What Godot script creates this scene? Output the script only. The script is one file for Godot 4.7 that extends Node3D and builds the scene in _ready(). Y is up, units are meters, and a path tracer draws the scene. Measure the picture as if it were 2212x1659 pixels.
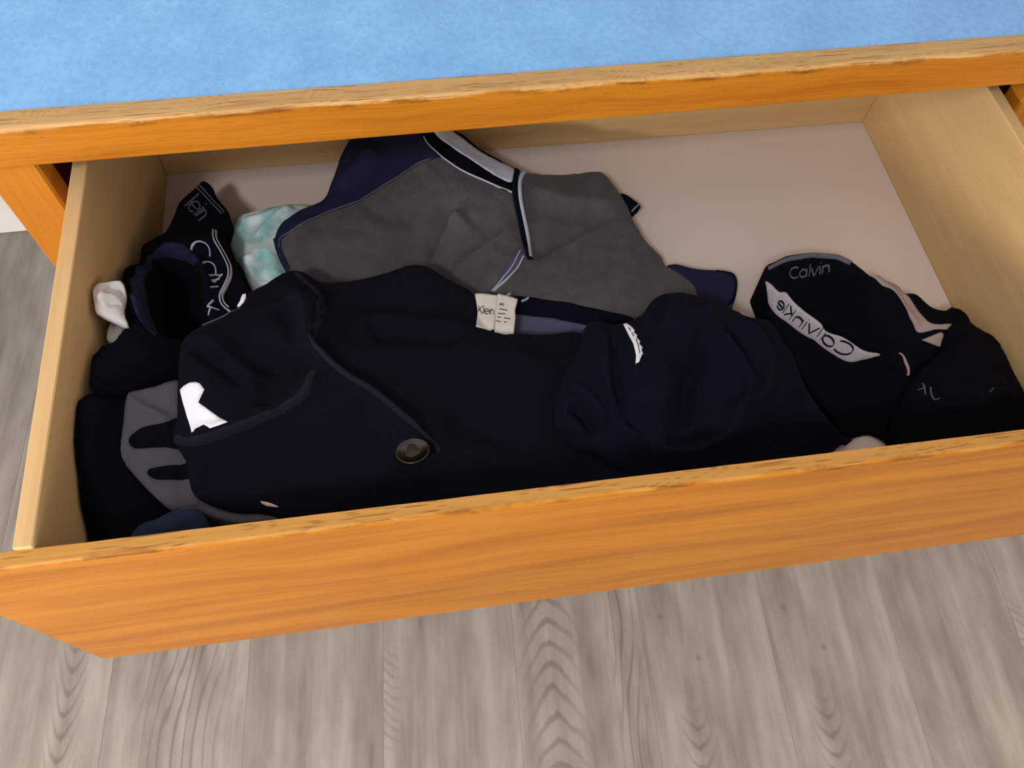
extends Node3D
# A desk drawer pulled open, full of dark underwear and shirts. Metres, y up; the desk's front edge lies along z = 0.
const TAU4 := PI / 2.0
const DESK_Y := 0.77              # top of the desk
const PULL := -0.0123             # the drawer sits a little askew in its opening
const FLOOR_IN := 0.5582          # inside bottom of the drawer
const HALF := 0.363               # half the drawer's inner width
const SIDE_T := 0.0113
const BACK_Z := -0.1521
const FRONT_Z := 0.27165
const FRONT_T := 0.0105
const SIDE_TOP := 0.7073
const FRONT_TOP := 0.7041
const FRONT_H := 0.2576
const FRONT_X := 0.4251
const TRIM_H := 0.0343
const TRIM_W := 0.0165

var mats := {}
var taken := {}
var rng := RandomNumberGenerator.new()

func _ready():
	rng.seed = 7
	# ---- camera, light, exposure ----
	var cam := Camera3D.new()
	cam.name = "camera"
	cam.position = Vector3(-0.1334, 1.1623, 0.4392)
	cam.rotation_order = EULER_ORDER_YXZ
	cam.rotation = Vector3(-1.07403, -0.22727, 0.08341)
	cam.fov = 51.541
	cam.near = 0.02
	add_child(cam)
	cam.current = true
	var env := Environment.new()
	env.background_mode = Environment.BG_COLOR
	env.background_color = Color(0.02, 0.02, 0.025)
	env.tonemap_mode = Environment.TONE_MAPPER_LINEAR
	env.tonemap_exposure = 1.4
	env.sdfgi_enabled = true
	env.ssao_enabled = true
	env.ssil_enabled = true
	var we := WorldEnvironment.new()
	we.name = "world_environment"
	we.environment = env
	add_child(we)
	ceiling_lamp(Vector3(-0.9, 2.5, 1.45), 0.34, 1.95, Color(0.96, 0.98, 1.0))
	globe_lamp(Vector3(-1.08, 0.95, 1.05), 1.05, Color(1.0, 0.97, 0.93), "round glowing lamp to the left, behind the viewer's shoulder")
	globe_lamp(Vector3(1.05, 0.78, 0.8), 0.22, Color(1.0, 0.95, 0.88), "round glowing lamp to the right, outside the picture")
	make_materials()
	room()
	desk()
	clothes()

# ---------------------------------------------------------------- naming and tags
func numbered(called: String) -> String:
	var n: int = taken.get(called, 0)
	taken[called] = n + 1
	return called if n == 0 else "%s_%03d" % [called, n]

func tag(o: Node, label: String, category: String, group := "") -> void:
	o.set_meta("label", label)
	o.set_meta("category", category)
	if group != "":
		o.set_meta("group", group)

func thing(called: String, label: String, category: String, at: Vector3, turn := 0.0) -> Node3D:
	var o := Node3D.new()
	o.name = numbered(called)
	add_child(o)
	o.position = at
	o.rotation.y = turn
	tag(o, label, category)
	return o

func put(called: String, mesh: Mesh, mat: Material, parent: Node, at := Vector3.ZERO) -> MeshInstance3D:
	var o := MeshInstance3D.new()
	o.name = called
	o.mesh = mesh
	if mat:
		o.material_override = mat
	o.position = at
	parent.add_child(o, true)
	return o

# ---------------------------------------------------------------- mesh helpers
# a box with chamfered edges; texture coordinates in metres, u along the longest side
func board(size: Vector3, c := 0.0015) -> ArrayMesh:
	var st := SurfaceTool.new()
	st.begin(Mesh.PRIMITIVE_TRIANGLES)
	st.set_smooth_group(-1)
	var h := size * 0.5
	var long := 0
	for k in 3:
		if size[k] > size[long]:
			long = k
	for ax in 3:
		var a1 := (ax + 1) % 3
		var a2 := (ax + 2) % 3
		for s in [-1.0, 1.0]:
			var q := []
			for e in [[-1, -1], [1, -1], [1, 1], [-1, 1]]:
				var v := Vector3.ZERO
				v[ax] = s * h[ax]
				v[a1] = e[0] * (h[a1] - c)
				v[a2] = e[1] * (h[a2] - c)
				q.append(v)
			var n := Vector3.ZERO
			n[ax] = s
			quad(st, q, n, long)
		for s1 in [-1.0, 1.0]:
			for s2 in [-1.0, 1.0]:
				var q := []
				for e in [[0, -1], [0, 1], [1, 1], [1, -1]]:
					var v := Vector3.ZERO
					v[ax] = e[1] * (h[ax] - c)
					v[a1] = s1 * (h[a1] - (c if e[0] == 1 else 0.0))
					v[a2] = s2 * (h[a2] - (0.0 if e[0] == 1 else c))
					q.append(v)
				var n := Vector3.ZERO
				n[a1] = s1
				n[a2] = s2
				quad(st, q, n.normalized(), long)
	for sx in [-1.0, 1.0]:
		for sy in [-1.0, 1.0]:
			for sz in [-1.0, 1.0]:
				var s := Vector3(sx, sy, sz)
				var t := []
				for k in 3:
					var v := s * (h - Vector3.ONE * c)
					v[k] = s[k] * h[k]
					t.append(v)
				tri(st, t, s.normalized(), long)
	st.generate_tangents()
	return st.commit()

func uv_of(v: Vector3, n: Vector3, long: int) -> Vector2:
	var ax := 0
	for k in 3:
		if absf(n[k]) > absf(n[ax]) + 0.001:
			ax = k
	var o := [0, 1, 2]
	o.erase(ax)
	if ax == long:
		return Vector2(v[o[0]] * 0.25, v[o[1]])
	o.erase(long)
	return Vector2(v[long], v[o[0]])

func quad(st: SurfaceTool, q: Array, n: Vector3, long: int) -> void:
	tri(st, [q[0], q[1], q[2]], n, long)
	tri(st, [q[0], q[2], q[3]], n, long)

func tri(st: SurfaceTool, t: Array, n: Vector3, long: int) -> void:
	var f: Vector3 = (t[1] - t[0]).cross(t[2] - t[0])
	var order := [0, 2, 1] if f.dot(n) > 0.0 else [0, 1, 2]
	for k in order:
		st.set_normal(n)
		st.set_uv(uv_of(t[k], n, long))
		st.add_vertex(t[k])

# a profile (x = depth z, y = height) drawn along x; v runs round the profile in metres
func moulding(profile: PackedVector2Array, x0: float, x1: float, steps := 1, wear := 0.0) -> ArrayMesh:
	var st := SurfaceTool.new()
	st.begin(Mesh.PRIMITIVE_TRIANGLES)
	var n := profile.size()
	var run := PackedFloat32Array([0.0])
	for i in range(1, n):
		run.append(run[i - 1] + profile[i].distance_to(profile[i - 1]))
	var noise := FastNoiseLite.new()
	noise.seed = 4
	noise.frequency = 30.0
	for s in steps + 1:
		var x: float = lerpf(x0, x1, float(s) / steps)
		for i in n:
			var a := profile[maxi(i - 1, 0)]
			var b := profile[mini(i + 1, n - 1)]
			var d := (b - a).normalized()
			var w := wear * noise.get_noise_2d(x, i * 0.01)
			st.set_uv(Vector2(x, run[i]))
			st.set_normal(Vector3(0, d.x, -d.y))
			st.add_vertex(Vector3(x, profile[i].y + w, profile[i].x + w))
	for s in steps:
		for i in n - 1:
			var k := s * n + i
			for q in [k, k + n, k + 1, k + 1, k + n, k + n + 1]:
				st.add_index(q)
	for e in 2:
		var base := (steps + 1) * n + e * n
		for i in n:
			st.set_normal(Vector3(-1 if e == 0 else 1, 0, 0))
			st.set_uv(Vector2(profile[i].x, profile[i].y))
			st.add_vertex(Vector3(x0 if e == 0 else x1, profile[i].y, profile[i].x))
		for i in range(1, n - 1):
			for q in ([0, i + 1, i] if e == 0 else [0, i, i + 1]):
				st.add_index(base + q)
	st.generate_tangents()
	return st.commit()

func lathe(profile: Array, turns := 40) -> ArrayMesh:
	var st := SurfaceTool.new()
	st.begin(Mesh.PRIMITIVE_TRIANGLES)
	for k in turns:
		var a := TAU * k / turns
		var b := TAU * (k + 1) / turns
		for i in profile.size() - 1:
			var p: Vector2 = profile[i]
			var q: Vector2 = profile[i + 1]
			var v := [Vector3(cos(a) * p.x, p.y, sin(a) * p.x), Vector3(cos(b) * p.x, p.y, sin(b) * p.x), Vector3(cos(b) * q.x, q.y, sin(b) * q.x), Vector3(cos(a) * q.x, q.y, sin(a) * q.x)]
			for t in [[0, 1, 2], [0, 2, 3]]:
				if (v[t[1]] - v[t[0]]).cross(v[t[2]] - v[t[0]]).length() > 1e-12:
					for j in t:
						st.add_vertex(v[j])
	st.generate_normals()
	return st.commit()

# ---------------------------------------------------------------- textures and materials
func noise_of(s: int, f: float, octaves := 4, kind := FastNoiseLite.TYPE_SIMPLEX_SMOOTH) -> FastNoiseLite:
	var n := FastNoiseLite.new()
	n.seed = s
	n.noise_type = kind
	n.frequency = f
	n.fractal_octaves = octaves
	return n

func mixc(a: Color, b: Color, t: float) -> Color:
	return a.lerp(b, clampf(t, 0.0, 1.0))

# varnished oak; w x h metres of board, grain along u. bare > 0: the varnish is worn off the first «bare» metres across.
func oak_image(pw: int, ph: int, w: float, h: float, s: int, base: Color, dark: Color, bare: float, contrast: float, pale_mix := 1.0, pores := 1.0) -> Image:
	var im := Image.create(pw, ph, true, Image.FORMAT_RGB8)
	var broad := noise_of(s, 1.0, 3)
	var fine := noise_of(s + 1, 1.0, 4)
	var pore := noise_of(s + 2, 1.0, 2)
	var edge := noise_of(s + 3, 1.0, 4)
	var pale := base.lerp(Color(0.80, 0.66, 0.47), pale_mix)
	var tan_ := base.lerp(Color(0.66, 0.52, 0.36), pale_mix)
	var stain := Color(0.33, 0.17, 0.06)
	for i in pw:
		var u := w * i / pw
		var lim := bare + (0.0024 * edge.get_noise_2d(u * 14.0, 3.0) + 0.0007 * edge.get_noise_2d(u * 160.0, 9.0) if bare > 0.0 else 0.0)
		var dirt := clampf(0.1 + 1.5 * edge.get_noise_2d(u * 22.0, 30.0), 0.0, 0.6)
		for j in ph:
			var v := h * j / ph
			var warp := 0.006 * broad.get_noise_2d(u * 4.0, v * 6.0)
			var g := 0.5 + 0.5 * broad.get_noise_2d(u * 2.2, (v + warp) * 70.0)
			var f := fine.get_noise_2d(u * 7.0, (v + warp) * 420.0)
			var p := pore.get_noise_2d(u * 11.0, (v + warp) * 900.0)
			var big := broad.get_noise_2d(u * 3.0 + 50.0, (v + 2.0 * warp) * 26.0)
			var c := mixc(base, dark, contrast * (0.5 * g + 0.35 * f + 0.45 * big))
			if p > 0.42:
				c = mixc(c, dark.darkened(0.25), (p - 0.42) * 2.0 * contrast * pores)
			if bare > 0.0:
				var t := 1.0 - smoothstep(lim - 0.0011, lim + 0.0013, v + 0.0012 * f)
				if t > 0.0:
					var b := mixc(pale, tan_, 0.45 + 0.5 * f + 0.35 * (g - 0.5))
					if p > 0.3:
						b = mixc(b, stain, (p - 0.3) * 1.5)
					c = mixc(c, b, t)
				var rim := exp(-pow((v - lim - 0.0012) / 0.0016, 2.0)) * dirt * (0.7 + 0.9 * f)
				c = mixc(c, stain, rim)
			im.set_pixel(i, j, c)
	im.generate_mipmaps()
	return im

func tex(im: Image) -> ImageTexture:
	return ImageTexture.create_from_image(im)

func surf(color: Color, rough: float, map: Texture2D = null, scale := Vector2.ONE) -> StandardMaterial3D:
	var m := StandardMaterial3D.new()
	m.albedo_color = color
	m.roughness = rough
	m.metallic_specular = 0.3
	if map:
		m.albedo_texture = map
		m.uv1_scale = Vector3(scale.x, scale.y, 1)
	return m

func weave(s: int, size: int) -> NoiseTexture2D:
	var t := NoiseTexture2D.new()
	t.width = size
	t.height = size
	t.seamless = true
	t.as_normal_map = true
	t.bump_strength = 5.0
	t.noise = noise_of(s, 0.09, 3)
	return t

func cloth_mat(color: Color, rough := 0.95, sheen := 0.25, grain := 45.0, strength := 0.5) -> StandardMaterial3D:
	var m := StandardMaterial3D.new()
	m.albedo_color = color
	m.roughness = rough
	m.metallic_specular = 0.12
	if sheen > 0.0:
		m.rim_enabled = true
		m.rim = sheen
		m.rim_tint = 0.6
	m.normal_enabled = true
	m.normal_texture = mats.weave
	m.normal_scale = strength
	m.uv1_triplanar = true
	m.uv1_scale = Vector3.ONE * grain
	m.cull_mode = BaseMaterial3D.CULL_DISABLED
	return m

# cloth of two yarns, mottled; the map spans 1 / grain metres
func melange(c: Color, d: Color, s: int, f: float, spread: float) -> ImageTexture:
	var im := Image.create(256, 256, true, Image.FORMAT_RGB8)
	var n := noise_of(s, f, 3).get_seamless_image(256, 256)
	var e := noise_of(s + 5, 0.3, 2).get_seamless_image(256, 256)
	for i in 256:
		for j in 256:
			im.set_pixel(i, j, mixc(c, d, 0.5 + spread * (n.get_pixel(i, j).r - 0.5) * 2.0 + 0.25 * (e.get_pixel(i, j).r - 0.5)))
	im.generate_mipmaps()
	return tex(im)

func blue_image() -> Image:
	var n := 1024
	var im := Image.create(n, n, true, Image.FORMAT_RGB8)
	var cloud := noise_of(31, 0.008, 4).get_seamless_image(n, n)
	var fine := noise_of(33, 0.07, 3).get_seamless_image(n, n)
	var a := Color(0.47, 0.66, 0.86)
	var b := Color(0.53, 0.73, 0.92)
	var light := Color(0.70, 0.82, 0.96)
	var deep := Color(0.37, 0.54, 0.76)
	for i in n:
		for j in n:
			var c := mixc(a, b, cloud.get_pixel(i, j).r)
			im.set_pixel(i, j, mixc(c, deep, (fine.get_pixel(i, j).r - 0.5) * 0.45 + 0.05))
	# a felt of short pale fibres and a few dark ones
	var r := RandomNumberGenerator.new()
	r.seed = 77
	for k in 9000:
		var q := Vector2(r.randf() * n, r.randf() * n)
		var ang := r.randf() * TAU
		var bend := r.randf_range(-0.09, 0.09)
		var ink := deep if k % 7 == 0 else light
		var full := r.randf_range(0.08, 0.30)
		var long := r.randi_range(6, 26)
		for m in long:
			q += Vector2(cos(ang), sin(ang))
			ang += bend
			var x := posmod(int(q.x), n)
			var y := posmod(int(q.y), n)
			im.set_pixel(x, y, mixc(im.get_pixel(x, y), ink, full))
	im.generate_mipmaps()
	return im

# grey wood-look vinyl plank 0.1835 x 1.22 m. figure: [kind, x, z] in metres on the plank
func plank_image(s: int, figures: Array) -> Image:
	var pw := 200
	var ph := 1024
	var W := 0.1835
	var L := 1.22
	var im := Image.create(pw, ph, true, Image.FORMAT_RGB8)
	var broad := noise_of(s, 1.0, 3)
	var fine := noise_of(s + 1, 1.0, 4)
	var blot := noise_of(s + 2, 1.0, 3)
	var light := Color(0.62, 0.585, 0.55)
	var mid := Color(0.49, 0.455, 0.42)
	var dark := Color(0.35, 0.315, 0.29)
	for i in pw:
		var x := W * i / pw
		for j in ph:
			var z := L * j / ph
			var g := broad.get_noise_2d(x * 22.0, z * 1.6)
			var f := fine.get_noise_2d(x * 150.0, z * 9.0)
			var b := blot.get_noise_2d(x * 26.0, z * 9.0)
			var t := 0.42 + 0.62 * g + 0.13 * f + 0.34 * b
			var k := 0.0
			for fig in figures:
				var dx: float = x - fig[1]
				var dz: float = z - fig[2]
				if fig[0] == "arch":      # nested pointed arches along the plank
					var w: float = fig[3]
					var e := clampf(1.0 - absf(dx) / w, 0.0, 1.0) * smoothstep(fig[4], fig[4] - 0.05, absf(dz))
					if e > 0.0:
						var ring := sin((dz * fig[5] + fig[6] * absf(dx) * (0.4 + absf(dx) / w) / w + 0.3 * b) * TAU)
						k += e * smoothstep(0.25, 1.0, ring) * 0.95
				elif fig[0] == "stripe":  # long wavering dark lines
					var e := exp(-pow(dx / fig[3], 2.0)) * smoothstep(fig[4], fig[4] - 0.06, absf(dz))
					if e > 0.02:
						k += e * smoothstep(0.45, 1.0, sin((dx * 95.0 + 1.2 * sin(dz * 17.0) + 0.9 * g) * TAU * 0.8)) * 0.9
				elif fig[0] == "knot":
					var r := Vector2(dx * 1.0, dz * 0.62).length()
					k += exp(-pow(r / 0.016, 2.0)) * (0.45 + 0.5 * sin(r * 1500.0))
				elif fig[0] == "speck":
					k += 0.9 * exp(-pow(Vector2(dx, dz * 0.8).length() / 0.0035, 2.0))
				elif fig[0] == "feather":
					var e := smoothstep(0.03, 0.004, dx) * smoothstep(fig[3], fig[3] - 0.03, absf(dz))
					k += e * smoothstep(0.2, 1.0, sin((dz * 75.0 - dx * 40.0 + 0.6 * b) * TAU)) * 0.5
			var c := mixc(light, mid, t * 1.1)
			c = mixc(c, dark, (t - 0.85) * 1.2)
			c = mixc(c, dark, k * 0.47)
			im.set_pixel(i, j, c)
	im.generate_mipmaps()
	return im

func make_materials():
	mats.weave = weave(3, 256)
	var oak := Color(0.70, 0.445, 0.12)
	var oak_d := Color(0.55, 0.305, 0.06)
	mats.trim = surf(Color.WHITE, 0.42, tex(oak_image(2000, 128, 1.0, 0.064, 11, oak, oak_d, 0.0172, 0.8, 0.85, 0.7)), Vector2(1.0, 1.0 / 0.064))
	mats.front = surf(Color.WHITE, 0.38, tex(oak_image(1600, 480, 1.0, 0.30, 21, oak, oak_d, 0.0088, 1.0, 0.45, 0.5)), Vector2(1.0, 1.0 / 0.30))
	mats.trim.uv1_offset = Vector3(0.5, 0, 0)
	mats.front.uv1_offset = Vector3(0.5, 0, 0)
	mats.oak = surf(Color.WHITE, 0.42, tex(oak_image(768, 192, 0.6, 0.15, 41, oak, oak_d, 0.0, 0.5, 1.0, 0.3)), Vector2(1.0 / 0.6, 1.0 / 0.15))
	mats.dark_wood = surf(Color(0.42, 0.22, 0.10), 0.7)
	var ply := oak_image(512, 256, 0.5, 0.16, 51, Color(0.80, 0.66, 0.47), Color(0.70, 0.53, 0.34), 0.0, 0.4, 1.0, 0.0)
	mats.ply = surf(Color.WHITE, 0.6, tex(ply), Vector2(1.0 / 0.5, 1.0 / 0.16))
	mats.ply_edge = surf(Color(1.0, 0.98, 0.94), 0.65, tex(ply), Vector2(1.0 / 0.5, 4.0 / 0.16))
	mats.hardboard = surf(Color(0.83, 0.76, 0.72), 0.5)
	mats.blue = surf(Color.WHITE, 0.42, tex(blue_image()), Vector2(1.0 / 0.62, 1.0 / 0.62))
	mats.wall = surf(Color(0.86, 0.86, 0.86), 0.9)
	mats.ceiling = surf(Color(0.9, 0.9, 0.9), 0.95)
	mats.white = surf(Color(0.93, 0.92, 0.90), 0.5)
	mats.subfloor = surf(Color(0.40, 0.36, 0.32), 0.9)
	mats.steel = surf(Color(0.5, 0.5, 0.5), 0.4)
	mats.steel.metallic = 1.0
	mats.black = cloth_mat(Color(0.05, 0.05, 0.07), 0.97, 0.04)
	mats.tee = cloth_mat(Color(0.07, 0.07, 0.11), 0.95, 0.08)
	mats.tee_band = cloth_mat(Color(0.12, 0.12, 0.165), 0.95, 0.1)
	mats.navy = cloth_mat(Color(0.068, 0.072, 0.125), 0.95, 0.08)
	mats.navy_trim = cloth_mat(Color(0.13, 0.14, 0.23), 0.95, 0.1)
	mats.navy_deep = cloth_mat(Color(0.05, 0.055, 0.11), 0.97, 0.05)
	mats.denim = cloth_mat(Color(0.16, 0.20, 0.28), 0.95, 0.2, 60.0, 0.8)
	mats.grey = cloth_mat(Color.WHITE, 0.95, 0.2, 45.0, 0.22)
	mats.grey.albedo_texture = melange(Color(0.335, 0.31, 0.31), Color(0.265, 0.25, 0.26), 61, 0.02, 0.5)
	mats.grey.uv1_scale = Vector3.ONE * 9.0
	mats.grey_dark = cloth_mat(Color(0.30, 0.295, 0.32), 0.95, 0.2)
	mats.slate = cloth_mat(Color(0.30, 0.30, 0.38), 0.95, 0.2)
	mats.silver = cloth_mat(Color(0.66, 0.66, 0.72), 0.8, 0.1, 90.0, 0.8)
	mats.thread = cloth_mat(Color(0.62, 0.62, 0.66), 0.8, 0.0)
	mats.dim_thread = cloth_mat(Color(0.36, 0.36, 0.40), 0.8, 0.0)
	mats.band_grey = cloth_mat(Color(0.66, 0.62, 0.64), 0.85, 0.1, 90.0, 0.6)
	mats.nude = cloth_mat(Color(0.62, 0.54, 0.52), 0.9, 0.1)
	mats.sock = cloth_mat(Color(0.84, 0.82, 0.82), 0.95, 0.15, 60.0, 0.9)
	mats.print_white = cloth_mat(Color(0.97, 0.97, 1.0), 0.6, 0.0, 90.0, 0.15)
	mats.tag = cloth_mat(Color(0.80, 0.77, 0.73), 0.8, 0.0, 60.0, 0.3)
	mats.tag_pink = cloth_mat(Color(0.88, 0.74, 0.72), 0.8, 0.0, 60.0, 0.3)
	mats.ink = cloth_mat(Color(0.22, 0.20, 0.18), 0.9, 0.0)
	mats.ink_dark = cloth_mat(Color(0.10, 0.10, 0.15), 0.9, 0.0)
	mats.mint = cloth_mat(Color.WHITE, 0.9, 0.1, 45.0, 0.2)
	mats.mint.albedo_texture = melange(Color(0.88, 0.92, 0.92), Color(0.60, 0.78, 0.79), 71, 0.016, 1.3)
	mats.mint.uv1_scale = Vector3.ONE * 7.0
	mats.coin = surf(Color(0.30, 0.28, 0.27), 0.3)
	mats.coin.metallic = 1.0

# ---------------------------------------------------------------- lamps
func ceiling_lamp(at: Vector3, size: float, energy: float, color: Color):
	var t := thing("ceiling_lamp", "square white ceiling lamp overhead, above and behind the viewer", "lamp", at)
	var glow := StandardMaterial3D.new()
	glow.emission_enabled = true
	glow.emission = color
	glow.emission_energy_multiplier = 1.0
	put("frame", board(Vector3(size + 0.04, 0.05, size + 0.04), 0.004), surf(Color(0.9, 0.9, 0.9), 0.5), t, Vector3(0, -0.026, 0))
	put("diffuser", board(Vector3(size, 0.012, size), 0.004), glow, t, Vector3(0, -0.055, 0))
	var l := AreaLight3D.new()
	l.name = "lamp_light"
	l.area_size = Vector2(size, size)
	l.light_energy = energy
	l.light_color = color
	l.area_range = 8.0
	l.area_attenuation = 2.0
	l.shadow_enabled = true
	l.rotation.x = -TAU4
	l.position.y = -0.07
	t.add_child(l)

# a globe on a slim floor stand
func globe_lamp(at: Vector3, energy: float, color: Color, label: String):
	var t := thing("floor_lamp", label, "lamp", Vector3(at.x, 0, at.z))
	var glow := StandardMaterial3D.new()
	glow.emission_enabled = true
	glow.emission = color
	glow.emission_energy_multiplier = 1.0
	var ball := []
	for k in 17:
		var a := PI * k / 16.0
		ball.append(Vector2(0.09 * sin(a), -0.09 * cos(a)))
	put("globe", lathe(ball, 32), glow, t, Vector3(0, at.y, 0))
	put("pole", lathe([Vector2(0, 0.02), Vector2(0.011, 0.02), Vector2(0.011, at.y - 0.1), Vector2(0.03, at.y - 0.085), Vector2(0, at.y - 0.085)], 20), mats_steel(), t)
	put("base", lathe([Vector2(0, 0), Vector2(0.13, 0), Vector2(0.13, 0.012), Vector2(0.03, 0.022), Vector2(0, 0.022)], 32), mats_steel(), t)
	var l := OmniLight3D.new()
	l.name = "lamp_light"
	l.light_energy = energy
	l.light_color = color
	l.light_size = 0.085
	l.omni_range = 8.0
	l.omni_attenuation = 2.0
	l.shadow_enabled = true
	l.position.y = at.y
	t.add_child(l)

func mats_steel() -> StandardMaterial3D:
	var m := surf(Color(0.5, 0.5, 0.5), 0.4)
	m.metallic = 1.0
	return m

# ---------------------------------------------------------------- the room
func structure(called: String, mesh: Mesh, mat: Material, at: Vector3) -> MeshInstance3D:
	var o := put(called, mesh, mat, self, at)
	o.set_meta("kind", "structure")
	return o

func room():
	var x0 := -2.0
	var x1 := 1.7
	var z0 := -0.61
	var z1 := 2.3
	var top := 2.5
	var cx := (x0 + x1) / 2.0
	var cz := (z0 + z1) / 2.0
	structure("wall_back", board(Vector3(x1 - x0 + 0.2, top, 0.1)), mats.wall, Vector3(cx, top / 2, z0 - 0.05))
	structure("wall_front", board(Vector3(x1 - x0 + 0.2, top, 0.1)), mats.wall, Vector3(cx, top / 2, z1 + 0.05))
	structure("wall_left", board(Vector3(0.1, top, z1 - z0)), mats.wall, Vector3(x0 - 0.05, top / 2, cz))
	structure("wall_right", board(Vector3(0.1, top, z1 - z0)), mats.wall, Vector3(x1 + 0.05, top / 2, cz))
	structure("ceiling", board(Vector3(x1 - x0 + 0.2, 0.1, z1 - z0 + 0.2)), mats.ceiling, Vector3(cx, top + 0.05, cz))
	structure("baseboard_back", board(Vector3(x1 - x0, 0.11, 0.012), 0.003), mats.white, Vector3(cx, 0.055, z0 + 0.006))
	var fl := structure("floor", board(Vector3(x1 - x0 + 0.2, 0.1, z1 - z0 + 0.2)), mats.subfloor, Vector3(cx, -0.0545, cz))
	# planks run towards the wall, a few degrees askew
	var looks := []
	var figs := [
		[["arch", 0.050, 0.66, 0.048, 0.34, 32.0, -1.5], ["stripe", 0.155, 0.6, 0.02, 0.4]],
		[["stripe", 0.10, 0.55, 0.05, 0.35], ["knot", 0.125, 0.80]],
		[["feather", 0.002, 0.60, 0.075]],
		[["arch", 0.055, 0.85, 0.026, 0.22, 44.0, 1.2], ["speck", 0.05, 0.42], ["speck", 0.07, 0.45], ["speck", 0.03, 0.52], ["speck", 0.075, 0.58]],
		[["arch", 0.13, 0.72, 0.026, 0.26, 36.0, 1.8]],
		[],
	]
	for k in 6:
		var m := surf(Color.WHITE, 0.5, tex(plank_image(100 + 7 * k, figs[k])))
		looks.append(m)
	var pw := 0.1835
	var pl := 1.22
	var turn := 0.0699
	var rows := {-4: 4, -3: 1, -2: 5, -1: 2, 0: 0, 1: 3, 2: 3, 3: 5}
	var mesh := ArrayMesh.new()
	mesh = plank_mesh(pw, pl)
	var shade := RandomNumberGenerator.new()
	shade.seed = 5
	for r in range(-12, 10):
		# where the row's left edge passes at z = 0.25, and where along it the planks end
		var off := -0.30 + (0.0 if r in rows else 0.37 * posmod(r * 3, 4))
		for s in range(-1, 3):
			var local := Vector3(-0.0535 + pw * r + pw / 2, 0.0, -0.25 + off + pl * s + pl / 2)
			var p := Vector3(local.x, 0, local.z).rotated(Vector3.UP, -turn) + Vector3(0.0, -0.0045, 0.25)
			if p.x < x0 - 0.1 or p.x > x1 + 0.1 or p.z < z0 - 0.65 or p.z > z1 + 0.65:
				continue
			var o := MeshInstance3D.new()
			o.name = "plank"
			o.mesh = mesh
			var look: int = rows.get(r, posmod(r * 5 + s * 3, 6)) if s == 0 else posmod(r * 5 + s * 3, 6)
			o.material_override = looks[look]
			fl.add_child(o, true)
			o.position = p - fl.position
			o.rotation.y = -turn

func plank_mesh(w: float, l: float) -> ArrayMesh:
	var m := board(Vector3(w - 0.00015, 0.0045, l - 0.00015), 0.0002)
	# texture coordinates: across, along
	var a := m.surface_get_arrays(0)
	var v: PackedVector3Array = a[Mesh.ARRAY_VERTEX]
	var uv := PackedVector2Array()
	for p in v:
		uv.append(Vector2(p.x / w + 0.5, p.z / l + 0.5))
	a[Mesh.ARRAY_TEX_UV] = uv
	var v2 := PackedVector3Array()
	for p in v:
		v2.append(p + Vector3(0, 0.00225, 0))
	a[Mesh.ARRAY_VERTEX] = v2
	var out := ArrayMesh.new()
	out.add_surface_from_arrays(Mesh.PRIMITIVE_TRIANGLES, a)
	return out

# ---------------------------------------------------------------- the desk and its drawer
func rounded(list: Array, r: float) -> PackedVector2Array:
	# list of corners; a corner given as [point, radius] is rounded
	var out := PackedVector2Array()
	for i in list.size():
		var p: Vector2 = list[i][0]
		var rad: float = list[i][1]
		if rad <= 0.0 or i == 0 or i == list.size() - 1:
			out.append(p)
			continue
		var a: Vector2 = (list[i - 1][0] - p).normalized() * rad
		var b: Vector2 = (list[i + 1][0] - p).normalized() * rad
		for k in 7:
			var t := k / 6.0
			out.append((p + a) * (1 - t) * (1 - t) + p * 2 * t * (1 - t) + (p + b) * t * t)
	return out

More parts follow.
